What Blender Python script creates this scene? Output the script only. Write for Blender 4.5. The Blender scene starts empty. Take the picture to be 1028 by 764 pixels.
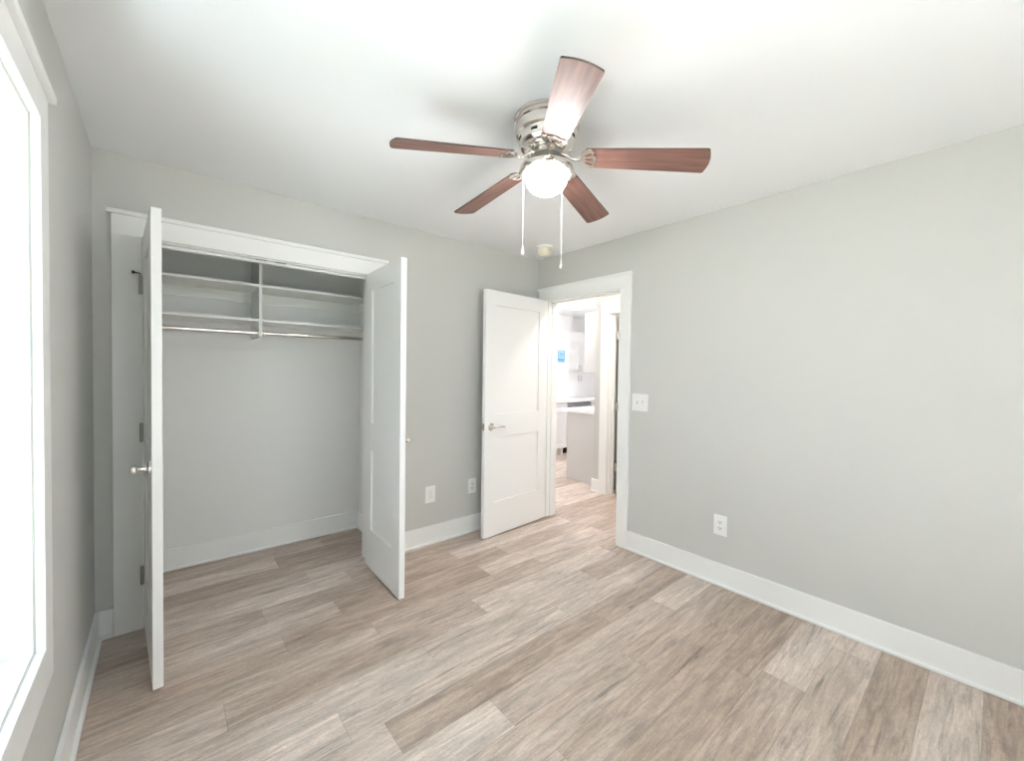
import bpy, bmesh, math, random
from mathutils import Matrix, Vector
PI = math.pi
random.seed(4)
S = bpy.context.scene
COL = S.collection

# ------------------------------------------------------------------ camera
cam_d = bpy.data.cameras.new('camera'); cam = bpy.data.objects.new('camera', cam_d); COL.objects.link(cam)
cam_d.sensor_fit = 'HORIZONTAL'; cam_d.sensor_width = 36.0
cam_d.lens = 413.249 / 1028 * 36.0
cam_d.shift_x = -0.6 / 1028; cam_d.shift_y = -0.6 / 1028
cam_d.clip_start = 0.02
R_ = Vector((0.76286837, -0.64641534, 0.01338117)); U_ = Vector((0.00336352, 0.02466362, 0.99969015)); F_ = Vector((0.64654507, 0.76258699, -0.02098933))
CAMPOS = Vector((-2.7564, -2.8843, 1.3739))
m = Matrix.Identity(4)
for i in range(3):
    m[i][0], m[i][1], m[i][2], m[i][3] = R_[i], U_[i], -F_[i], CAMPOS[i]
cam.matrix_world = m
S.camera = cam

# ------------------------------------------------------------------ sky, lights, exposure
S.view_settings.view_transform = 'Standard'; S.view_settings.look = 'None'
S.view_settings.gamma = 1.0; S.view_settings.use_curve_mapping = False
S.view_settings.exposure = 1.27
S.cycles.use_denoising = True
S.cycles.max_bounces = 14; S.cycles.diffuse_bounces = 8; S.cycles.glossy_bounces = 5; S.cycles.transparent_max_bounces = 12
S.cycles.sample_clamp_indirect = 8.0
S.cycles.caustics_reflective = False; S.cycles.caustics_refractive = False
SKY = 1.75
W_ = bpy.data.worlds.new('daylight_sky'); S.world = W_; W_.use_nodes = True
wn = W_.node_tree.nodes; wl = W_.node_tree.links
bg = wn['Background']; bg.inputs['Strength'].default_value = SKY; bg.inputs['Color'].default_value = (0.80, 0.92, 1.0, 1)

def portal(name, loc, rot, sx, sy):
    d = bpy.data.lights.new(name, 'AREA'); d.shape = 'RECTANGLE'; d.size = sx; d.size_y = sy; d.cycles.is_portal = True
    o = bpy.data.objects.new(name, d); COL.objects.link(o); o.location = loc; o.rotation_euler = rot
    return o
portal('left_window_portal', (-3.20, -1.86, 1.315), (PI/2, 0, -PI/2), 1.26, 1.44)   # facing +x
portal('fill_window_portal', (-1.95, -4.08, 1.315), (PI/2, 0, PI), 1.38, 1.44)    # facing +y, at the added fill window
portal('kitchen_window_portal', (2.595, 2.58, 1.45), (PI/2, 0, 0), 0.98, 0.90)      # facing -y

def point(name, loc, w, col, r=0.05):
    d = bpy.data.lights.new(name, 'POINT'); d.energy = w; d.color = col; d.shadow_soft_size = r
    o = bpy.data.objects.new(name, d); COL.objects.link(o); o.location = loc
    return o
point('hall_lamp_light', (0.51, -0.95, 2.36), 14, (1.0, 0.90, 0.83), 0.05)
point('kitchen_fill_light', (2.3, 0.75, 2.25), 10, (1.0, 0.97, 0.95), 0.08)  # bare light added out of view to brighten the kitchen
point('kitchen_fill_light', (0.95, 1.15, 2.25), 20, (1.0, 0.97, 0.95), 0.08)  # second added light, brightens the cabinet end panel
point('side_room_point_light', (2.0, -1.2, 2.2), 12, (1.0, 0.92, 0.82), 0.08)  # bare point light, no fixture in the side room

sun_d = bpy.data.lights.new('sun', 'SUN'); sun_d.energy = 135; sun_d.angle = math.radians(1.0); sun_d.color = (0.92, 0.97, 1.0)
sun = bpy.data.objects.new('sun', sun_d); COL.objects.link(sun)
sun.rotation_euler = Vector((-0.05, 0.30, -0.95)).to_track_quat('-Z', 'Y').to_euler()   # high sun, running along the left wall so no beam comes through its window

# ------------------------------------------------------------------ materials
def mat(name, col, rough=0.5, metal=0.0, **kw):
    M = bpy.data.materials.new(name); M.use_nodes = True
    b = M.node_tree.nodes['Principled BSDF']
    b.inputs['Base Color'].default_value = (*col, 1); b.inputs['Roughness'].default_value = rough; b.inputs['Metallic'].default_value = metal
    for k, v in kw.items(): b.inputs[k].default_value = v
    return M
def bump(M, scale, strength, dist=0.002, detail=3):
    nt = M.node_tree; b = nt.nodes['Principled BSDF']
    tc = nt.nodes.new('ShaderNodeTexCoord'); n = nt.nodes.new('ShaderNodeTexNoise'); n.inputs['Scale'].default_value = scale; n.inputs['Detail'].default_value = detail
    bp = nt.nodes.new('ShaderNodeBump'); bp.inputs['Strength'].default_value = strength; bp.inputs['Distance'].default_value = dist
    nt.links.new(tc.outputs['Object'], n.inputs['Vector']); nt.links.new(n.outputs['Fac'], bp.inputs['Height']); nt.links.new(bp.outputs['Normal'], b.inputs['Normal'])
    return M
M_wall = bump(mat('wall_paint', (0.59, 0.59, 0.572), 0.62), 220, 0.12)
M_closet = bump(mat('closet_paint', (0.82, 0.82, 0.815), 0.62), 220, 0.12)
M_ceil = bump(mat('ceiling_paint', (0.87, 0.88, 0.90), 0.8), 90, 0.15)
M_trim = bump(mat('white_trim_paint', (0.88, 0.885, 0.88), 0.32), 30, 0.03)
M_door = bump(mat('white_door_paint', (0.88, 0.88, 0.875), 0.34), 30, 0.03)
M_shelf = bump(mat('white_shelf_laminate', (0.82, 0.82, 0.80), 0.4), 40, 0.02)
M_nickel = bump(mat('brushed_nickel', (0.72, 0.69, 0.65), 0.22, 1.0), 300, 0.04)
M_chrome = bump(mat('polished_nickel', (0.74, 0.70, 0.66), 0.12, 1.0), 12, 0.02)
M_hinge = bump(mat('satin_nickel_hinge', (0.42, 0.40, 0.37), 0.35, 1.0), 200, 0.05)
M_dark = bump(mat('dark_slot', (0.015, 0.014, 0.013), 0.6), 50, 0.02)
M_plate = bump(mat('white_plastic', (0.86, 0.86, 0.85), 0.35), 40, 0.02)
M_plate2 = bump(mat('switch_plastic', (0.80, 0.80, 0.79), 0.3), 40, 0.02)
M_slot = bump(mat('outlet_slot', (0.10, 0.10, 0.10), 0.6), 40, 0.02)
M_sur = bump(mat('switch_surround', (0.45, 0.45, 0.45), 0.5), 40, 0.02)
M_cream = bump(mat('cream_plastic', (0.80, 0.76, 0.63), 0.45), 60, 0.03)
M_cab = bump(mat('grey_cabinet_paint', (0.62, 0.61, 0.61), 0.4), 60, 0.03)
M_cabw = bump(mat('white_cabinet_paint', (0.84, 0.84, 0.845), 0.4), 60, 0.03)
M_count = bump(mat('white_quartz', (0.86, 0.86, 0.86), 0.2), 60, 0.02)
M_steel = bump(mat('stainless_steel', (0.55, 0.57, 0.60), 0.25, 1.0), 200, 0.03)
M_stick = bump(mat('blue_paper', (0.45, 0.68, 0.88), 0.6), 60, 0.02)
M_stick2 = bump(mat('blue_print', (0.12, 0.36, 0.66), 0.6), 60, 0.02)
M_concrete = bump(mat('pale_concrete', (0.69, 0.73, 0.77), 0.9), 20, 0.3)
M_siding = bump(mat('pale_siding', (0.55, 0.57, 0.56), 0.7), 8, 0.1)

def glass():
    M = bpy.data.materials.new('window_glass'); M.use_nodes = True; nt = M.node_tree; nt.nodes.clear()
    out = nt.nodes.new('ShaderNodeOutputMaterial'); mx = nt.nodes.new('ShaderNodeMixShader'); t = nt.nodes.new('ShaderNodeBsdfTransparent'); g = nt.nodes.new('ShaderNodeBsdfGlossy'); f = nt.nodes.new('ShaderNodeLayerWeight')
    pw = nt.nodes.new('ShaderNodeMath'); pw.operation = 'POWER'; pw.inputs[1].default_value = 5.0; ma = nt.nodes.new('ShaderNodeMath'); ma.operation = 'MULTIPLY_ADD'; ma.inputs[1].default_value = 0.96; ma.inputs[2].default_value = 0.04
    nt.links.new(f.outputs['Facing'], pw.inputs[0]); nt.links.new(pw.outputs[0], ma.inputs[0])
    g.inputs['Roughness'].default_value = 0.02; f.inputs['Blend'].default_value = 0.5; t.inputs['Color'].default_value = (0.95, 0.97, 0.965, 1)
    nt.links.new(ma.outputs[0], mx.inputs[0]); nt.links.new(t.outputs[0], mx.inputs[1]); nt.links.new(g.outputs[0], mx.inputs[2]); nt.links.new(mx.outputs[0], out.inputs[0])
    return M
M_glass = glass()

def bowl_mat():
    M = mat('frosted_lamp_glass', (0.95, 0.93, 0.90), 0.3)
    b = M.node_tree.nodes['Principled BSDF']; b.inputs['Emission Color'].default_value = (1.0, 0.99, 0.985, 1); b.inputs['Emission Strength'].default_value = 36
    return M
M_bowl = bowl_mat()
def lens_mat():
    M = mat('lamp_lens', (0.95, 0.95, 0.95), 0.3)
    b = M.node_tree.nodes['Principled BSDF']; b.inputs['Emission Color'].default_value = (1.0, 0.98, 0.96, 1); b.inputs['Emission Strength'].default_value = 1.5
    return M
M_lens = lens_mat()

def N(nt, t, **kw):
    n = nt.nodes.new(t)
    for k, v in kw.items(): setattr(n, k, v)
    return n
def math_n(nt, op, a, b=None):
    n = N(nt, 'ShaderNodeMath', operation=op)
    for i, v in enumerate((a, b)):
        if v is None: continue
        if isinstance(v, (int, float)): n.inputs[i].default_value = v
        else: nt.links.new(v, n.inputs[i])
    return n.outputs[0]
def floor_mat():
    M = bpy.data.materials.new('vinyl_plank_floor'); M.use_nodes = True; nt = M.node_tree; L = nt.links.new
    b = nt.nodes['Principled BSDF']
    tc = N(nt, 'ShaderNodeTexCoord'); sp = N(nt, 'ShaderNodeSeparateXYZ'); L(tc.outputs['Object'], sp.inputs[0])
    PW, PL = 0.167, 1.22
    yy = math_n(nt, 'DIVIDE', math_n(nt, 'ADD', sp.outputs['Y'], 2.21 + 20 * PW), PW)
    row = math_n(nt, 'FLOOR', yy); fy = math_n(nt, 'FRACT', yy)
    wr = N(nt, 'ShaderNodeTexWhiteNoise', noise_dimensions='1D'); L(math_n(nt, 'MULTIPLY', row, 1.37), wr.inputs['W'])
    xx = math_n(nt, 'ADD', math_n(nt, 'DIVIDE', math_n(nt, 'ADD', sp.outputs['X'], 20), PL), math_n(nt, 'MULTIPLY', wr.outputs['Value'], 5.0))
    colm = math_n(nt, 'FLOOR', xx); fx = math_n(nt, 'FRACT', xx)
    cv = N(nt, 'ShaderNodeCombineXYZ'); L(row, cv.inputs[0]); L(colm, cv.inputs[1])
    wp = N(nt, 'ShaderNodeTexWhiteNoise', noise_dimensions='2D'); L(cv.outputs[0], wp.inputs['Vector'])
    sc = N(nt, 'ShaderNodeSeparateColor'); L(wp.outputs['Color'], sc.inputs[0])
    # grain coordinates, shifted for every plank
    gx = math_n(nt, 'ADD', sp.outputs['X'], math_n(nt, 'MULTIPLY', sc.outputs[0], 37.0))
    gy = math_n(nt, 'ADD', sp.outputs['Y'], math_n(nt, 'MULTIPLY', sc.outputs[1], 19.0))
    def grain(ax, ay, detail, dist, rough=0.6):
        c = N(nt, 'ShaderNodeCombineXYZ'); L(math_n(nt, 'MULTIPLY', gx, ax), c.inputs[0]); L(math_n(nt, 'MULTIPLY', gy, ay), c.inputs[1])
        n = N(nt, 'ShaderNodeTexNoise'); n.inputs['Scale'].default_value = 1.0; n.inputs['Detail'].default_value = detail; n.inputs['Distortion'].default_value = dist; n.inputs['Roughness'].default_value = rough
        L(c.outputs[0], n.inputs['Vector']); return n.outputs['Fac']
    g1 = grain(3.0, 26, 5, 1.2); g2 = grain(9, 120, 4, 0.5, 0.7); g3 = grain(1.3, 6, 3, 0.6); g4 = grain(38, 60, 3, 1.5, 0.75)
    # tone of the plank
    tone = N(nt, 'ShaderNodeValToRGB'); e = tone.color_ramp.elements
    e[0].position = 0.0; e[0].color = (0.27, 0.195, 0.150, 1); e[1].position = 1.0; e[1].color = (0.79, 0.685, 0.615, 1)
    k = tone.color_ramp.elements.new(0.35); k.color = (0.455, 0.358, 0.295, 1)
    k = tone.color_ramp.elements.new(0.65); k.color = (0.61, 0.515, 0.455, 1)
    t = math_n(nt, 'ADD', math_n(nt, 'MULTIPLY', sc.outputs[2], 0.48), math_n(nt, 'MULTIPLY', g3, 0.62))
    L(t, tone.inputs[0])
    def mul(colsock, fac, lo, hi, p0=0.3, p1=0.7):
        r = N(nt, 'ShaderNodeMapRange'); r.inputs['From Min'].default_value = p0; r.inputs['From Max'].default_value = p1; r.inputs['To Min'].default_value = lo; r.inputs['To Max'].default_value = hi; L(fac, r.inputs['Value'])
        v = N(nt, 'ShaderNodeVectorMath', operation='SCALE'); L(colsock, v.inputs[0]); L(r.outputs[0], v.inputs['Scale']); return v.outputs[0]
    c = mul(tone.outputs[0], g1, 0.68, 1.22); c = mul(c, g2, 0.84, 1.13); c = mul(c, g4, 0.86, 1.12)
    # dark mineral streaks
    st = grain(2.2, 34, 3, 2.0); r = N(nt, 'ShaderNodeMapRange'); r.inputs['From Min'].default_value = 0.59; r.inputs['From Max'].default_value = 0.74; r.inputs['To Min'].default_value = 1.0; r.inputs['To Max'].default_value = 0.58; L(st, r.inputs['Value'])
    v = N(nt, 'ShaderNodeVectorMath', operation='SCALE'); L(c, v.inputs[0]); L(r.outputs[0], v.inputs['Scale']); c = v.outputs[0]
    # seams
    dy = math_n(nt, 'MULTIPLY', math_n(nt, 'MINIMUM', fy, math_n(nt, 'SUBTRACT', 1.0, fy)), PW)
    dx = math_n(nt, 'MULTIPLY', math_n(nt, 'MINIMUM', fx, math_n(nt, 'SUBTRACT', 1.0, fx)), PL)
    d = math_n(nt, 'MINIMUM', dx, dy)
    sm = N(nt, 'ShaderNodeMapRange'); sm.inputs['From Min'].default_value = 0.0005; sm.inputs['From Max'].default_value = 0.0016; sm.inputs['To Min'].default_value = 0.68; sm.inputs['To Max'].default_value = 1.0; L(d, sm.inputs['Value'])
    v = N(nt, 'ShaderNodeVectorMath', operation='SCALE'); L(c, v.inputs[0]); L(sm.outputs[0], v.inputs['Scale']); c = v.outputs[0]
    L(c, b.inputs['Base Color'])
    rr = N(nt, 'ShaderNodeMapRange'); rr.inputs['To Min'].default_value = 0.34; rr.inputs['To Max'].default_value = 0.52; L(g1, rr.inputs['Value']); L(rr.outputs[0], b.inputs['Roughness'])
    bp = N(nt, 'ShaderNodeBump'); bp.inputs['Strength'].default_value = 0.15; bp.inputs['Distance'].default_value = 0.001
    L(math_n(nt, 'ADD', g2, sm.outputs[0]), bp.inputs['Height']); L(bp.outputs[0], b.inputs['Normal'])
    return M
M_floor = floor_mat()

def blade_mat():
    M = bpy.data.materials.new('mahogany_blade'); M.use_nodes = True; nt = M.node_tree; L = nt.links.new; b = nt.nodes['Principled BSDF']
    tc = N(nt, 'ShaderNodeTexCoord'); mp = N(nt, 'ShaderNodeMapping'); mp.inputs['Scale'].default_value = (5, 70, 20); L(tc.outputs['Object'], mp.inputs[0])
    n = N(nt, 'ShaderNodeTexNoise'); n.inputs['Scale'].default_value = 1; n.inputs['Detail'].default_value = 5; n.inputs['Distortion'].default_value = 0.6; L(mp.outputs[0], n.inputs['Vector'])
    r = N(nt, 'ShaderNodeValToRGB'); e = r.color_ramp.elements; e[0].position = 0.3; e[0].color = (0.105, 0.050, 0.040, 1); e[1].position = 0.72; e[1].color = (0.215, 0.110, 0.086, 1)
    L(n.outputs['Fac'], r.inputs[0]); L(r.outputs[0], b.inputs['Base Color']); b.inputs['Roughness'].default_value = 0.5; b.inputs['Specular IOR Level'].default_value = 0.3
    b.inputs['Coat Weight'].default_value = 0.12; b.inputs['Coat Roughness'].default_value = 0.4
    return M
M_blade = blade_mat()
M_edge = bump(mat('blade_edge_banding', (0.06, 0.03, 0.022), 0.5), 40, 0.02)

def hedge_mat():
    M = mat('pale_leaves', (0.16, 0.24, 0.12), 0.7)
    return bump(M, 12, 0.8, 0.05, 6)
M_hedge = hedge_mat()
def lawn_mat():
    return bump(mat('dry_lawn', (0.04, 0.04, 0.035), 0.9), 40, 0.8, 0.02, 6)
M_lawn = lawn_mat()

# ------------------------------------------------------------------ helpers
def box(bm, x0, x1, y0, y1, z0, z1):
    vs = [bm.verts.new((x, y, z)) for x in (x0, x1) for y in (y0, y1) for z in (z0, z1)]
    for f in ((0, 1, 3, 2), (4, 6, 7, 5), (0, 4, 5, 1), (2, 3, 7, 6), (0, 2, 6, 4), (1, 5, 7, 3)):
        bm.faces.new([vs[i] for i in f])
def boxes(*bs):
    bm = bmesh.new()
    for b in bs: box(bm, *b)
    return bm
def lathe(prof, seg=48, cap=True, at=(0, 0, 0), axis='Z'):
    bm = bmesh.new(); rings = []
    for r, z in prof:
        ring = []
        for i in range(seg):
            a = 2 * PI * i / seg
            p = (r * math.cos(a), r * math.sin(a), z)
            if axis == 'X': p = (p[2], p[0], p[1])
            elif axis == 'Y': p = (p[1], p[2], p[0])
            ring.append(bm.verts.new(Vector(p) + Vector(at)))
        rings.append(ring)
    for a, b in zip(rings, rings[1:]):
        for i in range(seg):
            bm.faces.new((a[i], a[(i + 1) % seg], b[(i + 1) % seg], b[i]))
    if cap:
        bm.faces.new(rings[0][::-1]); bm.faces.new(rings[-1])
    bmesh.ops.recalc_face_normals(bm, faces=bm.faces)
    return bm
def tube(pts, r, seg=10, bm=None, close=False):
    bm = bm or bmesh.new(); pts = [Vector(p) for p in pts]; rings = []
    rs = r if isinstance(r, (list, tuple)) else [r] * len(pts)
    for i, p in enumerate(pts):
        t = (pts[min(i + 1, len(pts) - 1)] - pts[max(i - 1, 0)]).normalized()
        ref = Vector((0, 0, 1)) if abs(t.z) < 0.9 else Vector((1, 0, 0))
        u = t.cross(ref).normalized(); v = t.cross(u)
        rings.append([bm.verts.new(p + (u * math.cos(2 * PI * k / seg) + v * math.sin(2 * PI * k / seg)) * rs[i]) for k in range(seg)])
    for a, b in zip(rings, rings[1:]):
        for k in range(seg): bm.faces.new((a[k], a[(k + 1) % seg], b[(k + 1) % seg], b[k]))
    bm.faces.new(rings[0][::-1]); bm.faces.new(rings[-1])
    bmesh.ops.recalc_face_normals(bm, faces=bm.faces)
    return bm
def obj(name, bm, M, parent=None, loc=None, bevel=0.0, smooth=None, offset=None):
    if offset is not None:
        bmesh.ops.translate(bm, verts=bm.verts, vec=-Vector(offset))
    me = bpy.data.meshes.new(name); bm.to_mesh(me); bm.free(); me.materials.append(M)
    if smooth is not None:
        for p in me.polygons: p.use_smooth = True
        me.set_sharp_from_angle(angle=math.radians(smooth))
    o = bpy.data.objects.new(name, me); COL.objects.link(o)
    if loc: o.location = loc
    if parent: o.parent = parent
    if bevel:
        b = o.modifiers.new('bevel', 'BEVEL'); b.width = bevel; b.segments = 2; b.limit_method = 'ANGLE'; b.angle_limit = math.radians(40)
    return o
def plate(outlines, t):
    """flat plate from 2-D outlines (holes allowed), lying in xy, thickness t downwards from z=0"""
    cu = bpy.data.curves.new('tmp', 'CURVE'); cu.dimensions = '2D'; cu.fill_mode = 'BOTH'; cu.extrude = t / 2
    for pts in outlines:
        s = cu.splines.new('POLY'); s.points.add(len(pts) - 1); s.use_cyclic_u = True
        for p, q in zip(s.points, pts): p.co = (q[0], q[1], 0, 1)
    o = bpy.data.objects.new('tmp', cu); COL.objects.link(o)
    dg = bpy.context.evaluated_depsgraph_get(); dg.update()
    me = bpy.data.meshes.new_from_object(o.evaluated_get(dg))
    bpy.data.objects.remove(o); bpy.data.curves.remove(cu)
    bm = bmesh.new(); bm.from_mesh(me); bpy.data.meshes.remove(me)
    bmesh.ops.remove_doubles(bm, verts=bm.verts, dist=1e-6)
    bmesh.ops.translate(bm, verts=bm.verts, vec=(0, 0, -t / 2))
    return bm
def tag(o, label=None, cat=None, group=None, kind=None):
    if label: o['label'] = label
    if cat: o['category'] = cat
    if group: o['group'] = group
    if kind: o['kind'] = kind
    return o
def thing(name, loc, label, cat, group=None, kind=None, rotz=0):
    o = bpy.data.objects.new(name, None); COL.objects.link(o); o.location = loc; o.rotation_euler = (0, 0, rotz); o.empty_display_size = 0.1
    return tag(o, label, cat, group, kind)
def struct(name, bm, M, label, cat, bevel=0.0, smooth=None, parent=None):
    return tag(obj(name, bm, M, parent, bevel=bevel, smooth=smooth), label, cat, None, 'structure')

# ------------------------------------------------------------------ the room shell
H = 2.44
XL = -3.0228          # left wall face
YB = -3.90            # wall behind the camera
# openings
CX0, CX1, CZ = -2.840, -1.642, 2.036     # closet opening
DY0, DY1, DZ = -0.947, -0.137, 2.032     # bedroom doorway
WY0, WY1, WZ0, WZ1 = -2.50, -1.22, 0.595, 2.036   # left window
CD = 0.70                                 # closet depth
struct('floor', boxes((-3.5, 5.6, -4.1, 2.65, -0.06, 0.0)), M_floor, 'greyish brown wood plank floor running through bedroom, closet and hall', 'floor')
struct('ceiling', boxes((-3.5, 5.6, -4.1, 2.65, H, H + 0.08)), M_ceil, 'white painted ceiling above the fan', 'ceiling')
struct('wall_left', boxes((XL - 0.16, XL, WY1, CD, 0, H), (XL - 0.16, XL, YB, WY0, 0, H), (XL - 0.16, XL, WY0, WY1, 0, WZ0), (XL - 0.16, XL, WY0, WY1, WZ1, H)), M_wall,
       'grey painted left wall holding the bright window', 'wall')
struct('wall_far', boxes((XL, CX0, 0, 0.115, 0, H), (CX1, 0.0, 0, 0.115, 0, H), (CX0, CX1, 0, 0.115, CZ, H)), M_wall,
       'grey painted wall with the double door closet', 'wall')
struct('wall_right', boxes((0, 0.115, DY1, 2.40, 0, H), (0, 0.115, YB, DY0, 0, H), (0, 0.115, DY0, DY1, DZ, H)), M_wall,
       'pale grey right wall with light switch and doorway', 'wall')
NX0, NX1 = -2.65, -1.25
struct('wall_near', boxes((XL - 0.16, NX0, YB - 0.16, YB, 0, H), (NX1, 0.115, YB - 0.16, YB, 0, H), (NX0, NX1, YB - 0.16, YB, 0, WZ0), (NX0, NX1, YB - 0.16, YB, WZ1, H)), M_wall,
       'grey wall behind the camera with the added fill window', 'wall')
struct('wall_closet', boxes((XL - 0.16, -1.46, CD, CD + 0.1, 0, H), (-1.46, -1.36, 0.115, CD + 0.1, 0, H)), M_closet,
       'pale grey back and side walls inside the closet', 'wall')
# hall and kitchen
HX = 1.03
HDY1, HDY0 = -0.075, -0.885               # hall door opening
KY = 0.12                                  # kitchen side wall face
struct('wall_hall', boxes((HX, HX + 0.115, HDY1, KY, 0, H), (HX, HX + 0.115, -4.0, HDY0, 0, H), (HX, HX + 0.115, HDY0, HDY1, DZ, H), (0.115, HX, -2.6, -2.5, 0, H)), M_wall,
       'grey hall wall across from the bedroom doorway', 'wall')
struct('wall_kitchen_side', boxes((HX + 0.115, 5.6, KY - 0.115, KY, 0, H)), M_cabw, 'white kitchen wall behind the near cabinets', 'wall')
struct('wall_kitchen_end', boxes((5.5, 5.6, KY, 2.65, 0, H)), M_cabw, 'white end wall of the kitchen', 'wall')
struct('wall_kitchen_window', boxes((0.0, 2.10, 2.40, 2.55, 0, H), (3.09, 3.21, 2.40, 2.55, 0, H), (2.10, 3.09, 2.40, 2.55, 0, 1.0), (2.10, 3.09, 2.40, 2.55, 1.90, H), (3.21, 5.5, 2.55, 2.65, 0, H)), M_cabw, 'white kitchen wall around the far window', 'wall')
struct('wall_side_room', boxes((3.0, 3.1, -4.0, KY - 0.115, 0, H), (HX + 0.115, 3.0, -2.6, -2.5, 0, H)), M_wall,
       'wall of the room behind the hinged hall door', 'wall')
# ground outside
struct('ground', boxes((-30, 30, -30, 25, -0.55, -0.5)), M_lawn, 'dry lawn outside the windows', 'ground')
struct('bounce_slab', boxes((-4.25, XL - 0.16, -2.45, -1.25, -0.5, -0.06)), M_concrete, 'unseen pale concrete slab added to bounce sunlight in at the left window', 'bounce_slab', bevel=0.01)  # unseen slab, sized to throw sunlight up onto the ceiling

# ---- baseboards with their shoe moulding
def base(name, label, runs):
    """runs: (x0,y0,x1,y1,nx,ny) along a wall face, n = direction into the room"""
    bm = bmesh.new(); bs = bmesh.new()
    for x0, y0, x1, y1, nx, ny in runs:
        for b, d, z in ((bm, 0.015, 0.146), (bs, 0.028, 0.019)):
            box(b, min(x0, x1, x0 + nx * d, x1 + nx * d), max(x0, x1, x0 + nx * d, x1 + nx * d), min(y0, y1, y0 + ny * d, y1 + ny * d), max(y0, y1, y0 + ny * d, y1 + ny * d), 0.0, z)
    o = struct(name, bm, M_trim, label, 'baseboard', bevel=0.003)
    obj('shoe_moulding', bs, M_trim, o, bevel=0.006)
    return o
base('baseboard_left', 'white baseboard under the left window', [(XL, YB, XL, 0, 1, 0)])
base('baseboard_far', 'white baseboard below the two outlets beside the closet', [(XL, 0, -2.955, 0, 0, -1), (-1.537, 0, 0, 0, 0, -1)])
base('baseboard_right', 'long white baseboard along the right wall', [(0, YB, 0, -1.044, -1, 0)])
base('baseboard_closet', 'white baseboard inside the closet', [(XL, CD, -1.46, CD, 0, -1), (-1.46, 0.115, -1.46, CD, -1, 0), (XL, 0.115, XL, CD, 1, 0)])
base('baseboard_hall', 'short white baseboard at the end of the hall wall', [(HX, 0.03, HX, KY + 0.015, -1, 0), (HX, -2.5, HX, -0.99, -1, 0), (HX, KY, 1.225, KY, 0, 1), (0.115, -0.035, 0.115, 2.4, 1, 0)])

# ---- casings
CW = 0.105
def cap_x(bm, x0, x1, z0, y, d=0.03):   # cap along x on a wall facing -y
    box(bm, x0, x1, y - d, y, z0, z0 + 0.022)
t1 = struct('trim_1', boxes((-2.954, CX0, -0.02, 0, 0, CZ), (CX1, CX1 + CW, -0.02, 0, 0, CZ), (-2.954, CX1 + CW, -0.02, 0, CZ, 2.134)), M_trim,
            'white flat casing around the closet opening', 'trim', bevel=0.002)
obj('casing_cap', boxes((-2.972, CX1 + CW + 0.018, -0.034, 0, 2.134, 2.156)), M_trim, t1, bevel=0.003)
obj('jamb', boxes((CX0 - 0.012, CX0 + 0.004, 0.0, 0.118, 0, CZ), (CX1 - 0.004, CX1 + 0.012, 0.0, 0.118, 0, CZ), (CX0, CX1, 0.0, 0.118, CZ - 0.006, CZ + 0.01), (CX0, CX1, 0.045, 0.075, CZ - 0.02, CZ - 0.006)), M_trim, t1, bevel=0.001)
for x in (-2.302, -2.197):
    tag(obj('catch_plate', boxes((x - 0.028, x + 0.028, 0.008, 0.034, CZ - 0.009, CZ - 0.0055)), M_hinge, t1), 'grey metal catch plate')
t2 = struct('trim_2', boxes((-0.02, 0, DY1, -0.03, 0, DZ), (-0.02, 0, DY0 - 0.097, DY0, 0, DZ), (-0.02, 0, DY0 - 0.097, -0.03, DZ, 2.134)), M_trim,
            'white flat casing around the bedroom doorway', 'trim', bevel=0.002)
obj('casing_cap', boxes((-0.034, 0, -1.062, -0.014, 2.134, 2.156)), M_trim, t2, bevel=0.003)
obj('jamb', boxes((0, 0.118, DY1 - 0.006, DY1 + 0.008, 0, DZ), (0, 0.118, DY0 - 0.008, DY0 + 0.006, 0, DZ), (0, 0.118, DY0, DY1, DZ - 0.006, DZ + 0.008),
                    (0.045, 0.09, DY1 - 0.016, DY1 - 0.006, 0, DZ), (0.045, 0.09, DY0 + 0.006, DY0 + 0.016, 0, DZ), (0.045, 0.09, DY0, DY1, DZ - 0.016, DZ - 0.006)), M_trim, t2, bevel=0.001)
obj('hall_side_casing', boxes((0.115, 0.135, DY1, -0.035, 0, DZ), (0.115, 0.135, DY0 - 0.097, DY0, 0, DZ), (0.115, 0.135, DY0 - 0.097, -0.035, DZ, 2.134)), M_trim, t2, bevel=0.002)
t3 = struct('trim_3', boxes((HX - 0.02, HX, HDY1, 0.03, 0, DZ), (HX - 0.02, HX, HDY0 - CW, HDY0, 0, DZ), (HX - 0.02, HX, HDY0 - CW, 0.03, DZ, 2.134)), M_trim,
            'white casing around the hall door opening across the hall', 'trim', bevel=0.002)
obj('casing_cap', boxes((HX - 0.034, HX, HDY0 - CW - 0.018, 0.045, 2.134, 2.156)), M_trim, t3, bevel=0.003)
obj('jamb', boxes((HX, HX + 0.118, HDY1 - 0.006, HDY1 + 0.008, 0, DZ), (HX, HX + 0.118, HDY0 - 0.008, HDY0 + 0.006, 0, DZ), (HX, HX + 0.118, HDY0, HDY1, DZ - 0.006, DZ + 0.008),
                    (HX + 0.045, HX + 0.08, HDY1 - 0.016, HDY1 - 0.006, 0, DZ)), M_trim, t3, bevel=0.001)

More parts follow.
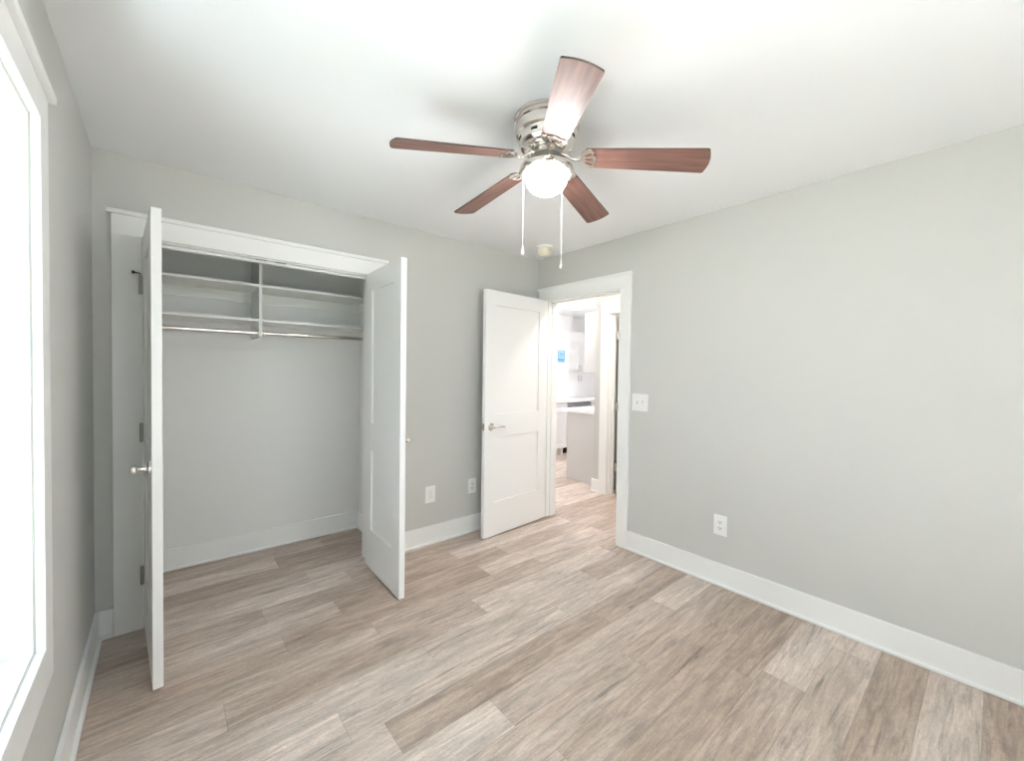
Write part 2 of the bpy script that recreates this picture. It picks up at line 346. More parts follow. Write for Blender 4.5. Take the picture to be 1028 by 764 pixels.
# ---- windows
def window(name, label, axis, face, n, a0, a1, z0, z1, deep=0.16, muntins=(), s0=0.095, w=0.095, fw=0.05, head=2.122):
    """axis 'y': wall at x=face, opening runs along y; axis 'x': wall at y=face, runs along x; n = sign of the room side"""
    def B(a, b, d0, d1, za, zb):
        d0, d1 = face + n * d0, face + n * d1
        lo, hi = min(d0, d1), max(d0, d1)
        return (lo, hi, a, b, za, zb) if axis == 'y' else (a, b, lo, hi, za, zb)
    o = struct(name, boxes(B(a0 - w, a0, 0, 0.019, z0 - 0.115, z1), B(a1, a1 + w, 0, 0.019, z0 - 0.115, z1), B(a0 - w, a1 + w, 0, 0.019, z1, head), B(a0, a1, 0, 0.019, z0 - 0.115, z0)), M_trim, label, 'window', bevel=0.002)
    zt = head
    obj('casing_cap', boxes(B(a0 - w - 0.018, a1 + w + 0.018, 0, 0.034, zt, zt + 0.022)), M_trim, o, bevel=0.003)
    g = -0.004
    obj('jamb', boxes(B(a0 - 0.004, a0 - 0.0039 + 0.0075, -deep, g, z0, z1), B(a1 - 0.0036, a1 + 0.004, -deep, g, z0, z1), B(a0, a1, -deep, g, z1 - 0.0036, z1 + 0.004), B(a0, a1, -deep, g, z0 - 0.004, z0 + 0.0036)), M_trim, o)
    s1 = s0 + 0.04
    mid = (a0 + a1) / 2; zm = (z0 + z1) / 2
    obj('sash', boxes(B(a0, a0 + fw, -s1, -s0, z0, z1), B(a1 - fw, a1, -s1, -s0, z0, z1), B(a0 + fw, a1 - fw, -s1, -s0, z0, z0 + fw), B(a0 + fw, a1 - fw, -s1, -s0, z1 - fw, z1),
                      B(a0 + fw, a1 - fw, -s1, -s0, zm - 0.02, zm + 0.02), *([B(mid - 0.05, mid + 0.05, -s1, -s0, z0 + fw, z1 - fw)] if a1 - a0 > 1.4 else []),
                      *[B(a0 + fw, a1 - fw, -s0 - 0.027, -s0 - 0.013, zz - 0.009, zz + 0.009) for zz in muntins]), M_trim, o, bevel=0.002)
    obj('pane', boxes(B(a0 + fw, a1 - fw, -s0 - 0.022, -s0 - 0.018, z0 + fw, z1 - fw)), M_glass, o)
    return o
window('window_1', 'large white framed window on the left wall', 'y', XL, 1, WY0, WY1, WZ0, WZ1)
window('fill_window', 'unseen white framed window added behind the camera for fill light', 'x', YB, 1, NX0, NX1, WZ0, WZ1)  # added out of view to fill the room with daylight
kw = window('window_3', 'bright kitchen window seen through the doorway', 'x', 2.40, -1, 2.10, 3.09, 1.0, 1.90, 0.15, (1.10, 1.335), 0.006, 0.055, 0.04, 1.98)

# ------------------------------------------------------------------ doors
def leaf_mesh(w, h, t, stile=0.113, z0=0.0, panels=((0.28, 0.82), (1.01, 1.905))):
    """leaf along +x from 0..w, thickness y 0..t, with two recessed flat panels on both faces"""
    bm = bmesh.new(); rec = 0.012
    box(bm, 0, stile, 0, t, z0, h); box(bm, w - stile, w, 0, t, z0, h)
    zs = [z0, panels[0][0], panels[0][1], panels[1][0], panels[1][1], h]
    for a, b in ((0, 1), (2, 3), (4, 5)): box(bm, stile, w - stile, 0, t, zs[a], zs[b])
    for a, b in panels: box(bm, stile, w - stile, rec, t - rec, a, b)
    bmesh.ops.remove_doubles(bm, verts=bm.verts, dist=1e-5)
    return bm
def hinge_part(parent, x, y, z, ang=0.0, stop=False):
    h = obj('hinge', lathe([(0.0045, -0.052), (0.0075, -0.047), (0.0075, 0.047), (0.0045, 0.052)], 14, at=(x, y, z)), M_hinge, parent, smooth=30)
    tag(h, 'satin metal hinge')
    return h
# closet doors: local x runs from hinge to free edge
def closet_leaf(name, label, pin, ang, side):
    """side +1: room face is at local +y"""
    r = thing(name, (pin[0], pin[1], 0), label, 'door', None, 'structure', ang)
    W2, T = 0.595, 0.035
    bm = leaf_mesh(W2, 2.03, T, 0.115, 0.012)
    obj('door_leaf', bm, M_door, r, bevel=0.0015)
    return r, W2, T
# left leaf: hinge at (-2.838,-0.03), free end to -y with slight lean to +x
dl = Vector((0.041, -0.585)).normalized(); aL = math.atan2(dl.y, dl.x)
rL, W2, T2 = closet_leaf('door_1', 'left closet door seen edge-on, white, standing open by the window', (-2.8375, -0.028), aL, 1)
# local +y of a direction (0,-1) is +x, so the room face (facing -x) is local y=0
def knob(parent, x, y, z, s, name='door_knob'):
    """round knob sticking out in local direction s*y"""
    prof = [(0.030, 0.0), (0.030, 0.006), (0.024, 0.010), (0.012, 0.013), (0.0105, 0.034), (0.014, 0.040), (0.0185, 0.045), (0.0205, 0.053), (0.0190, 0.061), (0.012, 0.066)]
    bm = lathe([(r_, d * s) for r_, d in prof], 28, axis='Y', at=(x, y, z))
    o = obj(name, bm, M_nickel, parent, smooth=35)
    return tag(o, 'round satin nickel knob')
knob(rL, W2 - 0.06, 0.0, 0.942, -1)
for k, z in enumerate((1.793, 1.032, 0.287)):
    h = obj('hinge', boxes((-0.010, 0.012, -0.004, 0.0, z - 0.045, z + 0.045)), M_hinge, rL, bevel=0.001)
    obj('hinge_barrel', lathe([(0.004, -0.050), (0.0075, -0.046), (0.0075, 0.046), (0.004, 0.050)], 14, at=(0.0, -0.008, z)), M_hinge, h, smooth=30)
    if k == 0:
        obj('door_stop', tube([(0.0, -0.008, z + 0.054), (0.015, -0.020, z + 0.056), (0.020, -0.036, z + 0.056)], 0.0035, 8), M_dark, h, smooth=40)
        obj('stop_bumper', lathe([(0.006, -0.006), (0.008, -0.004), (0.008, 0.004), (0.006, 0.006)], 12, at=(0.020, -0.036, z + 0.056), axis='Y'), M_dark, h, smooth=40)
# right leaf: visible face looks to -x
dr = Vector((-0.018, -0.590)).normalized(); aR = math.atan2(dr.y, dr.x)
rR, _, _ = closet_leaf('door_2', 'right closet door, white two-panel face turned to the window', (-1.681, -0.028), aR, 1)
knob(rR, W2 - 0.06, T2, 0.942, 1)
for z in (1.793, 1.032, 0.287):
    h = obj('hinge', boxes((-0.004, 0.012, T2, T2 + 0.003, z - 0.045, z + 0.045)), M_hinge, rR, bevel=0.001)
    obj('hinge_barrel', lathe([(0.004, -0.050), (0.0075, -0.046), (0.0075, 0.046), (0.004, 0.050)], 14, at=(0.0, T2 + 0.008, z)), M_hinge, h, smooth=30)
# bedroom door: front face from (-.025,-.157) to (-.783,-.222)
dd = Vector((-0.758, -0.066)); WD = 0.763; aD = math.atan2(dd.y, dd.x)
rD = thing('door_3', (-0.0255, -0.157, 0), 'open white two-panel bedroom door with lever handle', 'door', None, 'structure', aD)
# direction ~ -x: local +y is ~ -y (towards the camera); the leaf lies behind its front face
TD = 0.036
bm = leaf_mesh(WD, 2.032, TD, 0.112, 0.010, ((0.288, 0.826), (1.020, 1.914)))
bmesh.ops.translate(bm, verts=bm.verts, vec=(0, -TD, 0))
obj('door_leaf', bm, M_door, rD, bevel=0.0015)
for s, y in ((1, 0.0), (-1, -TD)):
    bm = lathe([(0.033, 0.0), (0.033, 0.006 * s), (0.028, 0.011 * s), (0.013, 0.013 * s), (0.012, 0.040 * s), (0.012, 0.052 * s)], 28, axis='Y', at=(WD - 0.065, y, 0.920))
    hd = obj('lever_handle', bm, M_nickel, rD, smooth=35); tag(hd, 'satin nickel lever handle')
    bm = tube([(WD - 0.062, y + 0.046 * s, 0.920), (WD - 0.09, y + 0.050 * s, 0.922), (WD - 0.13, y + 0.050 * s, 0.921), (WD - 0.165, y + 0.048 * s, 0.916), (WD - 0.183, y + 0.044 * s, 0.912)], [0.011, 0.010, 0.0085, 0.0075, 0.006], 12)
    obj('lever', bm, M_nickel, hd, smooth=40)
lp = obj('latch_plate', boxes((WD, WD + 0.0015, -TD / 2 - 0.0125, -TD / 2 + 0.0125, 0.892, 0.948)), M_hinge, rD)
obj('latch_bolt', boxes((WD + 0.001, WD + 0.011, -TD / 2 - 0.006, -TD / 2 + 0.006, 0.908, 0.932)), M_hinge, lp, bevel=0.002)
for z in (1.80, 1.03, 0.26):
    h = obj('hinge', boxes((-0.0012, 0.0, -TD + 0.003, -0.004, z - 0.045, z + 0.045)), M_hinge, rD)
    obj('hinge_barrel', lathe([(0.004, -0.050), (0.0072, -0.046), (0.0072, 0.046), (0.004, 0.050)], 14, at=(0.0, -TD - 0.006, z)), M_hinge, h, smooth=30)
# hall door, swung into the side room; hinge side by the kitchen end
rH = thing('door_4', (HX + 0.135, HDY1 - 0.028, 0), 'white hinged door just visible past the hall casing', 'door', None, 'structure', math.radians(1.5))
bm = leaf_mesh(0.80, 2.02, 0.035, 0.112, 0.012); bmesh.ops.translate(bm, verts=bm.verts, vec=(0, -0.035, 0))
obj('door_leaf', bm, M_door, rH, bevel=0.0015)
for z in (1.793, 0.99, 0.30):
    h = obj('hinge', boxes((-0.008, -0.003, -0.014, 0.026, z - 0.045, z + 0.045)), M_nickel, rH, bevel=0.001)
    obj('hinge_barrel', lathe([(0.004, -0.050), (0.0075, -0.046), (0.0075, 0.046), (0.004, 0.050)], 14, at=(-0.012, 0.010, z)), M_nickel, h, smooth=30)

# ------------------------------------------------------------------ closet shelving
SF, ST = 0.36, 0.018          # shelf front (y), board thickness
DX = -2.253                   # divider
sh = thing('closet_shelving', (DX, CD, 1.58), 'white built-in closet shelves with centre divider and hanging rods', 'shelves')
o0 = (DX, CD, 1.58)
obj('divider', boxes((DX - 0.0095, DX + 0.0095, SF, CD, 1.585, 2.20)), M_shelf, sh, bevel=0.001, offset=o0)
SX0, SX1 = XL + 0.0, -1.46
for x0, x1 in ((SX0, DX - 0.0095), (DX + 0.0095, SX1)):
    for zt in (1.940, 1.706):
        obj('shelf', boxes((x0, x1, SF, CD, zt - ST, zt)), M_shelf, sh, bevel=0.001, offset=o0)
        obj('cleat', boxes((x0, x1, CD - 0.018, CD, zt - ST - 0.07, zt - ST), *( [(x1 - 0.018, x1, SF + 0.03, CD - 0.018, zt - ST - 0.07, zt - ST)] if x1 == SX1 else [(x0, x0 + 0.018, SF + 0.03, CD - 0.018, zt - ST - 0.07, zt - ST)])), M_shelf, sh, bevel=0.001, offset=o0)
    r = obj('hanging_rod', lathe([(0.0135, x0 + 0.001), (0.0135, x1 - 0.001)], 20, axis='X', at=(0, SF + 0.03, 1.612)), M_chrome, sh, smooth=40, offset=o0)
    tag(r, 'shiny metal hanging rod')
    for xe, s in ((x0, 1), (x1, -1)):
        obj('rod_socket', lathe([(0.024, xe), (0.024, xe + s * 0.004), (0.018, xe + s * 0.012)], 20, axis='X', at=(0, SF + 0.03, 1.612)), M_nickel, r, smooth=40, offset=o0)

# ------------------------------------------------------------------ ceiling fan
FC = Vector((-1.5157, -1.6241, H))
fan = thing('ceiling_fan', FC, 'five-blade ceiling fan with reddish brown blades and a lit frosted bowl', 'ceiling fan')
Zr = lambda z: z - H
hs = obj('motor_housing', lathe([(0.139, Zr(2.44)), (0.141, Zr(2.434)), (0.139, Zr(2.428)), (0.133, Zr(2.425)), (0.133, Zr(2.418)), (0.138, Zr(2.414)), (0.138, Zr(2.408)), (0.1335, Zr(2.404)), (0.1335, Zr(2.372)), (0.131, Zr(2.366)),
      (0.121, Zr(2.361)), (0.119, Zr(2.357)), (0.119, Zr(2.335)), (0.116, Zr(2.325)), (0.108, Zr(2.316)), (0.094, Zr(2.311)), (0.092, Zr(2.308)), (0.088, Zr(2.305)), (0.06, Zr(2.302))], 64), M_chrome, fan, smooth=28)
tag(hs, 'polished nickel motor housing')
for k in range(8):
    a = 2 * PI * k / 8 + 0.35
    bm = boxes((-0.0015, 0.0015, -0.014, 0.014, -0.006, 0.006))
    v = obj('vent_slot', bm, M_dark, hs, bevel=0.001); v.location = (0.1192 * math.cos(a), 0.1192 * math.sin(a), Zr(2.345)); v.rotation_euler = (0, 0, a)
fw_ = obj('flywheel', lathe([(0.062, Zr(2.303)), (0.066, Zr(2.300)), (0.066, Zr(2.281)), (0.058, Zr(2.277)), (0.045, Zr(2.276))], 40), M_hinge, fan, smooth=30)
sw = obj('switch_housing', lathe([(0.040, Zr(2.279)), (0.048, Zr(2.274)), (0.050, Zr(2.262)), (0.050, Zr(2.250)), (0.046, Zr(2.246))], 40), M_chrome, fan, smooth=30)
ft = obj('light_fitter', lathe([(0.046, Zr(2.249)), (0.080, Zr(2.247)), (0.104, Zr(2.242)), (0.113, Zr(2.234)), (0.1155, Zr(2.224)), (0.1155, Zr(2.214)), (0.112, Zr(2.209)), (0.101, Zr(2.207)), (0.097, Zr(2.212)), (0.05, Zr(2.216))], 64), M_chrome, fan, smooth=30)
prof = [(0.091, Zr(2.214))]
for i in range(1, 13):
    a = i / 12 * PI / 2
    prof.append((max(0.0005, 0.091 * math.cos(a) ** 0.85), Zr(2.204) - 0.079 * math.sin(a)))
bw = obj('glass_bowl', lathe(prof, 56), M_bowl, fan, smooth=50); tag(bw, 'lit frosted white glass bowl')
# blades
def blade_outline():
    r0 = 0.172; pts = []
    w0, w1 = 0.052, 0.0645
    def side(s):
        return
    # upper edge root->tip, rounded tip corners, convex tip edge, lower edge back, gently rounded root
    n = 10
    up = [(r0 + (0.624 - r0) * i / n, w0 + (w1 - w0) * i / n) for i in range(n + 1)]
    tipc = []
    for i in range(1, 7):
        a = PI / 2 * i / 6
        tipc.append((0.624 + 0.011 * math.sin(a), w1 - 0.011 + 0.011 * math.cos(a)))
    edge = [(0.635 + 0.010 * (1 - (yy / 0.0535) ** 2), yy) for yy in [0.0535 * (1 - 2 * i / 10) for i in range(1, 10)]]
    pts = up + tipc + edge + [(x, -y) for x, y in tipc[::-1]] + [(x, -y) for x, y in up[::-1]]
    pts += [(r0 - 0.010, -0.035), (r0 - 0.014, 0.0), (r0 - 0.010, 0.035)]
    return pts
bo = blade_outline()
bm = plate([bo], 0.006)
blade_me = bpy.data.meshes.new('blade'); bm.to_mesh(blade_me); bm.free(); blade_me.materials.append(M_blade); blade_me.materials.append(M_edge)
for p in blade_me.polygons:
    p.material_index = 0 if abs(p.normal.z) > 0.5 else 1
# iron: scalloped plate with three teardrop holes + curved arm
def tear(cx, cy, L, w, ang):
    pts = []
    for i in range(16):
        a = 2 * PI * i / 16
        x = L / 2 * math.cos(a); y = w / 2 * math.sin(a) * (0.55 + 0.45 * (0.5 - 0.5 * math.cos(a + 0)) * -1 + 0.45)
        pts.append((cx + x * math.cos(ang) - y * math.sin(ang), cy + x * math.sin(ang) + y * math.cos(ang)))
    return pts
out = []
for i in range(25):
    a = PI / 2 + PI * i / 24
    out.append((0.188 + 0.046 * math.cos(a), 0.054 * math.sin(a)))
for i in range(1, 32):                      # scalloped outer edge, back from -y to +y
    q = i / 32; y = -0.054 + 0.108 * q
    out.append((0.200 + 0.010 * abs(math.sin(PI * q * 4)) + 0.014 * (1 - abs(2 * q - 1)) - 0.012, y))
bm = plate([out, tear(0.180, 0.0, 0.036, 0.018, 0), tear(0.178, 0.024, 0.036, 0.015, 0.45), tear(0.178, -0.024, 0.036, 0.015, -0.45)], 0.004)
bmesh.ops.translate(bm, verts=bm.verts, vec=(0, 0, -0.0062))
tube([(0.146, 0, -0.008), (0.128, 0, -0.012), (0.108, 0, -0.010), (0.090, 0, 0.002), (0.074, 0, 0.010), (0.055, 0, 0.010)], [0.008, 0.007, 0.0065, 0.007, 0.009, 0.011], 12, bm)
iron_me = bpy.data.meshes.new('blade_iron'); bm.to_mesh(iron_me); bm.free(); iron_me.materials.append(M_chrome)
for p in iron_me.polygons: p.use_smooth = True
iron_me.set_sharp_from_angle(angle=math.radians(35))
screw_bm = lathe([(0.0055, -0.0105), (0.0055, -0.0075), (0.003, -0.006)], 10)
screw_me = bpy.data.meshes.new('screw'); screw_bm.to_mesh(screw_me); screw_bm.free(); screw_me.materials.append(M_nickel)
DROOP = {0: 0.094, 1: 0.138, 2: 0.138, 3: 0.100, 4: 0.113}
for k in range(5):
    a = -0.9397 + k * 2 * PI / 5
    Mx = Matrix.Translation((0, 0, 2.2858 - H)) @ Matrix.Rotation(a, 4, 'Z') @ Matrix.Rotation(math.atan(0.113 + (0.113 - DROOP[k]) * 1.0), 4, 'Y') @ Matrix.Rotation(-0.2273, 4, 'X')
    b = bpy.data.objects.new('blade', blade_me); COL.objects.link(b); b.parent = fan; b.matrix_basis = Mx
    i_ = bpy.data.objects.new('blade_iron', iron_me); COL.objects.link(i_); i_.parent = fan; i_.matrix_basis = Mx
    tag(i_, 'polished nickel blade bracket with cut-out holes')
    for x, y in ((0.205, 0.0), (0.196, 0.036), (0.196, -0.036)):
        s_ = bpy.data.objects.new('screw', screw_me); COL.objects.link(s_); s_.parent = i_; s_.location = (x, y, 0)
# pull chains
cr = Vector((0.763, -0.6465, 0)); cf = Vector((0.6465, 0.7627, 0))
def chain(lat, dep, ztop, zfob, label):
    p = FC + cr * lat + cf * dep
    x, y = p.x - FC.x, p.y - FC.y
    bm = bmesh.new(); z = ztop
    while z > zfob + 0.004:
        bmesh.ops.create_icosphere(bm, subdivisions=1, radius=0.0014, matrix=Matrix.Translation((x, y, Zr(z)))); z -= 0.0042
    tube([(x, y, Zr(ztop)), (x, y, Zr(zfob))], 0.0008, 6, bm)
    c = obj('pull_chain', bm, M_plate, fan, smooth=60)
    f = obj('pull_fob', lathe([(0.002, zfob + 0.004 - H), (0.003, zfob - H), (0.0035, zfob - 0.006 - H), (0.0068, zfob - 0.024 - H), (0.0072, zfob - 0.030 - H), (0.005, zfob - 0.034 - H)], 16, at=(x, y, 0)), M_plate if lat < 0 else M_nickel, c, smooth=35)
    tag(f, label)
chain(-0.097, 0.0, 2.216, 1.905, 'white teardrop pull')
chain(0.076, 0.075, 2.216, 1.868, 'grey metal teardrop pull')

# ------------------------------------------------------------------ smoke detector
sdp = (-0.275, -0.355)
sd = thing('smoke_detector', (*sdp, H), 'round cream smoke detector on the ceiling by the corner above the doorway', 'smoke detector')
obj('mounting_base', lathe([(0.070, 0.0), (0.072, -0.004), (0.071, -0.014), (0.066, -0.018), (0.05, -0.019)], 40), M_plate, sd, smooth=30)
obj('sensor_dome', lathe([(0.059, -0.017), (0.060, -0.036), (0.057, -0.054), (0.047, -0.070), (0.030, -0.081), (0.010, -0.085)], 40), M_cream, sd, smooth=35)

# ------------------------------------------------------------------ outlets and switch
def wall_plate(name, loc, label, cat, wall, w, h, group=None):
    rz = {'far': 0.0, 'right': -PI / 2}[wall]          # local -y faces the room
    r = thing(name, loc, label, cat, group, None, rz)
    obj('cover_plate', boxes((-w / 2, w / 2, -0.006, 0.0, -h / 2, h / 2)), M_plate, r, bevel=0.0025)
    return r
def receptacles(r):
    for z in (0.0195, -0.0195):
        bm = boxes((-0.0165, 0.0165, -0.0085, -0.005, z - 0.014, z + 0.014))
        f = obj('receptacle', bm, M_plate2, r, bevel=0.003)
        obj('slots', boxes((-0.0078, -0.0052, -0.0089, -0.0083, z - 0.002, z + 0.008), (0.0052, 0.0078, -0.0089, -0.0083, z - 0.002, z + 0.007), (-0.0025, 0.0025, -0.0089, -0.0083, z - 0.010, z - 0.005)), M_slot, f)
    obj('screw', lathe([(0.003, -0.006), (0.003, -0.0072)], 10, axis='Y'), M_nickel, r)
o1 = wall_plate('wall_outlet', (-0.751, 0, 0.393), 'white outlet with two sockets just left of the open bedroom door', 'outlet', 'far', 0.080, 0.126)
receptacles(o1)
o2 = wall_plate('wall_outlet', (0, -1.741, 0.393), 'white outlet on the right wall above the long baseboard', 'outlet', 'right', 0.084, 0.130)
receptacles(o2)
o3 = wall_plate('blank_wall_plate', (-1.151, 0, 0.392), 'plain white wall plate nearer the closet, left of the socketed outlet', 'wall plate', 'far', 0.087, 0.131)
obj('cable_insert', boxes((-0.0165, 0.0165, -0.0072, -0.005, -0.033, 0.033)), M_plate2, o3, bevel=0.001)
for z in (0.05, -0.05): obj('screw', lathe([(0.003, -0.005), (0.003, -0.0072)], 10, axis='Y', at=(0, 0, z)), M_plate2, o3)
ls = wall_plate('light_switch', (0, -1.134, 1.150), 'white double toggle light switch beside the doorway casing', 'light switch', 'right', 0.138, 0.130)
for x, up in ((-0.023, 1), (0.023, -1)):
    b = obj('toggle_surround', boxes((x - 0.0052, x + 0.0052, -0.0072, -0.005, -0.012, 0.012)), M_sur, ls, bevel=0.001)
    bm = bmesh.new(); box(bm, x - 0.0036, x + 0.0036, -0.019, -0.005, -0.004, 0.004)
    bmesh.ops.rotate(bm, verts=bm.verts, cent=(x, -0.006, 0), matrix=Matrix.Rotation(-0.55 * up, 3, 'X'))
    obj('toggle', bm, M_plate2, b, bevel=0.001)
    for z in (0.030, -0.030): obj('screw', lathe([(0.0028, -0.005), (0.0028, -0.0072)], 10, axis='Y', at=(x, 0, z)), M_plate2, ls)

# ------------------------------------------------------------------ kitchen beyond the hall
def shaker_front(bm, axis, a0, a1, z0, z1, f, s, fr=0.055, t=0.019):
    """five-piece cabinet front; axis 'x': lies in xz at y=f, s = outward sign; axis 'y': lies in yz at x=f"""
    def B(a, b, za, zb, d0, d1):
        lo, hi = sorted((f + s * d0, f + s * d1))
        box(bm, *((a, b, lo, hi) if axis == 'x' else (lo, hi, a, b)), za, zb)
    B(a0, a0 + fr, z0, z1, 0, t); B(a1 - fr, a1, z0, z1, 0, t); B(a0 + fr, a1 - fr, z0, z0 + fr, 0, t); B(a0 + fr, a1 - fr, z1 - fr, z1, 0, t); B(a0 + fr, a1 - fr, z0 + fr, z1 - fr, 0, t - 0.008)
def bar_handle(x, y, z, vertical, s, L=0.12):
    if vertical: return tube([(x, y, z - L / 2), (x, y + s * 0.028, z - L / 2), (x, y + s * 0.028, z + L / 2), (x, y, z + L / 2)], 0.005, 8)
    return tube([(x - L / 2, y, z), (x - L / 2, y + s * 0.028, z), (x + L / 2, y + s * 0.028, z), (x + L / 2, y, z)], 0.005, 8)
# peninsula run on the kitchen side wall: grey end panel faces the hall
PX = 1.23
pb = thing('base_cabinet', (PX, KY, 0), 'grey base cabinet with its flat end panel facing the hall', 'cabinet')
o0 = (PX, KY, 0)
obj('carcass', boxes((PX + 0.018, 2.05, KY + 0.002, 0.70, 0.10, 0.86), (PX + 0.018, 2.05, KY + 0.002, 0.64, 0.0, 0.10)), M_cabw, pb, offset=o0)
obj('end_panel', boxes((PX, PX + 0.018, KY + 0.002, 0.712, 0.0, 0.86)), M_cab, pb, bevel=0.002, offset=o0)
for i, (a, b) in enumerate(((1.27, 1.65), (1.66, 2.04))):
    bm = bmesh.new(); shaker_front(bm, 'x', a, b, 0.115, 0.66, 0.70, 1)
    d = obj('door', bm, M_cabw, pb, offset=o0); obj('handle', bar_handle(b - 0.04 if i == 0 else a + 0.04, 0.719, 0.58, True, 1), M_nickel, d, smooth=40, offset=o0)
    bm = bmesh.new(); shaker_front(bm, 'x', a, b, 0.675, 0.845, 0.70, 1, 0.04)
    d = obj('drawer', bm, M_cabw, pb, offset=o0); obj('handle', bar_handle((a + b) / 2, 0.719, 0.76, False, 1), M_nickel, d, smooth=40, offset=o0)
obj('foot_trim', boxes((PX - 0.012, PX + 0.05, 0.712, 0.735, 0.0, 0.10)), M_cabw, pb, bevel=0.002, offset=o0)
tag(obj('countertop', boxes((PX - 0.025, 2.07, KY + 0.002, 0.79, 0.86, 0.90)), M_count, bevel=0.004), 'white countertop slab on the grey end-panel cabinet near the hall', 'countertop')
uc = thing('upper_cabinet', (PX, KY, 1.37), 'grey sided wall cabinet hanging above the near white countertop', 'cabinet')
o0 = (PX, KY, 1.37)
obj('carcass', boxes((PX, 2.05, KY + 0.002, 0.43, 1.37, 2.11)), M_cab, uc, bevel=0.002, offset=o0)
for i, (a, b) in enumerate(((1.235, 1.64), (1.65, 2.045))):
    bm = bmesh.new(); shaker_front(bm, 'x', a, b, 1.373, 2.107, 0.43, 1)
    d = obj('door', bm, M_cab, uc, offset=o0); obj('handle', bar_handle(b - 0.04 if i == 0 else a + 0.04, 0.449, 1.45, True, 1), M_nickel, d, smooth=40, offset=o0)
# far run along the window wall, faces -y
FY = 1.765
fb = thing('base_cabinet', (2.0, 2.40, 0), 'white shaker base cabinet under the far kitchen window', 'cabinet'); o0 = (2.0, 2.40, 0)
obj('carcass', boxes((1.40, 2.383, FY, 2.398, 0.11, 0.86), (1.40, 2.26, FY + 0.07, 2.398, 0.0, 0.11), (2.26, 2.30, FY, 2.398, 0.0, 0.11)), M_cabw, fb, bevel=0.001, offset=o0)
for i, (a, b) in enumerate(((1.415, 1.885), (1.895, 2.373))):
    bm = bmesh.new(); shaker_front(bm, 'x', a, b, 0.125, 0.69, FY, -1)
    d = obj('door', bm, M_cabw, fb, offset=o0); obj('handle', bar_handle(b - 0.04 if i == 0 else a + 0.04, FY - 0.019, 0.61, True, -1), M_nickel, d, smooth=40, offset=o0)
    bm = bmesh.new(); shaker_front(bm, 'x', a, b, 0.705, 0.845, FY, -1, 0.035)
    d = obj('drawer', bm, M_cabw, fb, offset=o0); obj('handle', bar_handle((a + b) / 2, FY - 0.019, 0.775, False, -1), M_nickel, d, smooth=40, offset=o0)
dw = thing('dishwasher', (2.68, 2.35, 0), 'stainless steel dishwasher front beside the far white cabinet', 'dishwasher'); o0 = (2.68, 2.35, 0)
obj('tub_body', boxes((2.385, 2.985, FY + 0.02, 2.35, 0.02, 0.855), (2.40, 2.97, FY + 0.08, 2.30, 0.0, 0.02)), M_dark, dw, offset=o0)
obj('door', boxes((2.39, 2.98, FY - 0.02, FY + 0.02, 0.11, 0.735)), M_steel, dw, bevel=0.004, offset=o0)
cp = obj('control_panel', boxes((2.39, 2.98, FY - 0.022, FY + 0.02, 0.745, 0.85)), M_steel, dw, bevel=0.003, offset=o0)
obj('handle', tube([(2.45, FY - 0.02, 0.79), (2.45, FY - 0.06, 0.79), (2.92, FY - 0.06, 0.79), (2.92, FY - 0.02, 0.79)], 0.009, 10), M_steel, dw, smooth=40, offset=o0)
cb = thing('base_cabinet', (3.4, 2.40, 0), 'white base cabinet right of the dishwasher, mostly hidden', 'cabinet'); o0 = (3.4, 2.40, 0)
obj('carcass', boxes((3.0, 4.2, FY, 2.398, 0.11, 0.86), (3.0, 4.2, FY + 0.07, 2.398, 0, 0.11)), M_cabw, cb, offset=o0)
for a, b in ((3.01, 3.59), (3.61, 4.19)):
    bm = bmesh.new(); shaker_front(bm, 'x', a, b, 0.125, 0.845, FY, -1); obj('door', bm, M_cabw, cb, offset=o0)
tag(obj('countertop', boxes((1.39, 4.21, FY - 0.03, 2.398, 0.86, 0.90)), M_count, bevel=0.004), 'long white countertop under the far kitchen window', 'countertop')
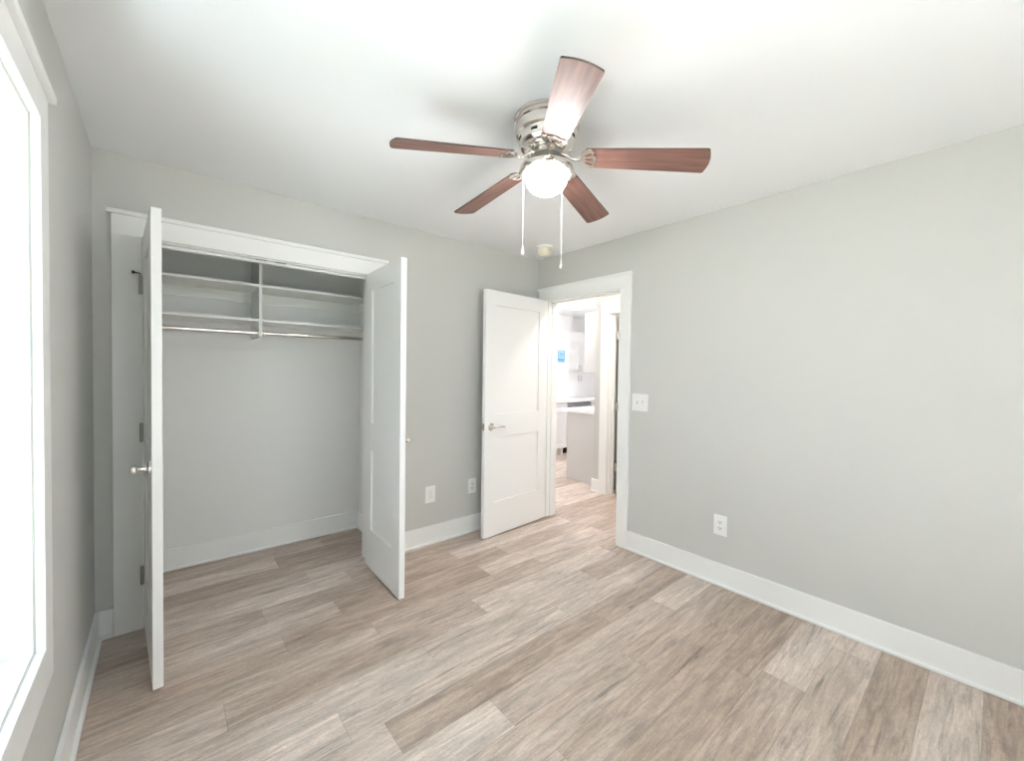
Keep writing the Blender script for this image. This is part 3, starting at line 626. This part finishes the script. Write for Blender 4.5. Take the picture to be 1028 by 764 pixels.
# upper and counter-standing hutch cabinets right of the window
UY = 2.345
fu = thing('upper_cabinet', (3.6, 2.40, 1.38), 'white wall cabinet with handles right of the kitchen window', 'cabinet'); o0 = (3.6, 2.40, 1.38)
obj('carcass', boxes((3.03, 4.20, UY, 2.395, 1.385, 1.955), (3.22, 4.20, 2.395, 2.545, 1.385, 1.955), (3.03, 4.20, UY - 0.01, 2.395, 1.955, 2.14)), M_cabw, fu, bevel=0.001, offset=o0)
ht = thing('hutch_cabinet', (3.6, 2.40, 0.90), 'white two-door cabinet standing on the far countertop below the wall cabinet', 'cabinet'); o1_ = (3.6, 2.40, 0.90)
obj('carcass', boxes((3.03, 4.20, UY, 2.395, 0.90, 1.375), (3.22, 4.20, 2.405, 2.545, 0.90, 1.375)), M_cabw, ht, bevel=0.001, offset=o1_)
for i, (a, b) in enumerate(((3.04, 3.33), (3.34, 4.19))):
    bm = bmesh.new(); shaker_front(bm, 'x', a, b, 1.395, 1.945, UY, -1, 0.05)
    d = obj('door', bm, M_cabw, fu, offset=o0); hx = b - 0.035 if i == 0 else a + 0.035
    obj('handle', bar_handle(hx, UY - 0.019, 1.45, True, -1, 0.09), M_nickel, d, smooth=40, offset=o0)
    bm = bmesh.new(); shaker_front(bm, 'x', a, b, 0.91, 1.32, UY, -1, 0.05)
    d = obj('door', bm, M_cabw, ht, offset=o1_)
    obj('handle', bar_handle(hx, UY - 0.019, 1.25, True, -1, 0.09), M_nickel, d, smooth=40, offset=o1_)
# blue sheet taped to the window glass
stk = thing('window_sticker', (2.93, 2.4235, 1.67), 'pale blue printed sheet stuck on the kitchen window glass', 'sticker')
bm = boxes((-0.11, 0.10, -0.0015, 0.0, -0.12, 0.12)); obj('sheet', bm, M_stick, stk)
obj('print', boxes((-0.10, -0.08, -0.0022, -0.0015, -0.06, 0.09), (0.075, 0.095, -0.0022, -0.0015, -0.06, 0.10), (-0.05, 0.05, -0.0022, -0.0015, 0.03, 0.05), (-0.06, 0.06, -0.0022, -0.0015, -0.01, 0.005), (-0.10, 0.09, -0.0022, -0.0015, -0.075, -0.05), (-0.10, 0.095, -0.0022, -0.0015, -0.115, -0.09)), M_stick2, stk)
# recessed light in the kitchen ceiling
rl = thing('recessed_light', (2.60, 1.76, H), 'round recessed light in the kitchen ceiling seen above the doorway', 'ceiling light')
obj('trim_ring', lathe([(0.075, 0.0), (0.095, -0.004), (0.097, -0.008), (0.078, -0.010), (0.072, -0.004)], 36, cap=False), M_plate, rl, smooth=40)
obj('lens', lathe([(0.074, -0.0005), (0.074, -0.005), (0.05, -0.006)], 36), M_lens, rl, smooth=40)
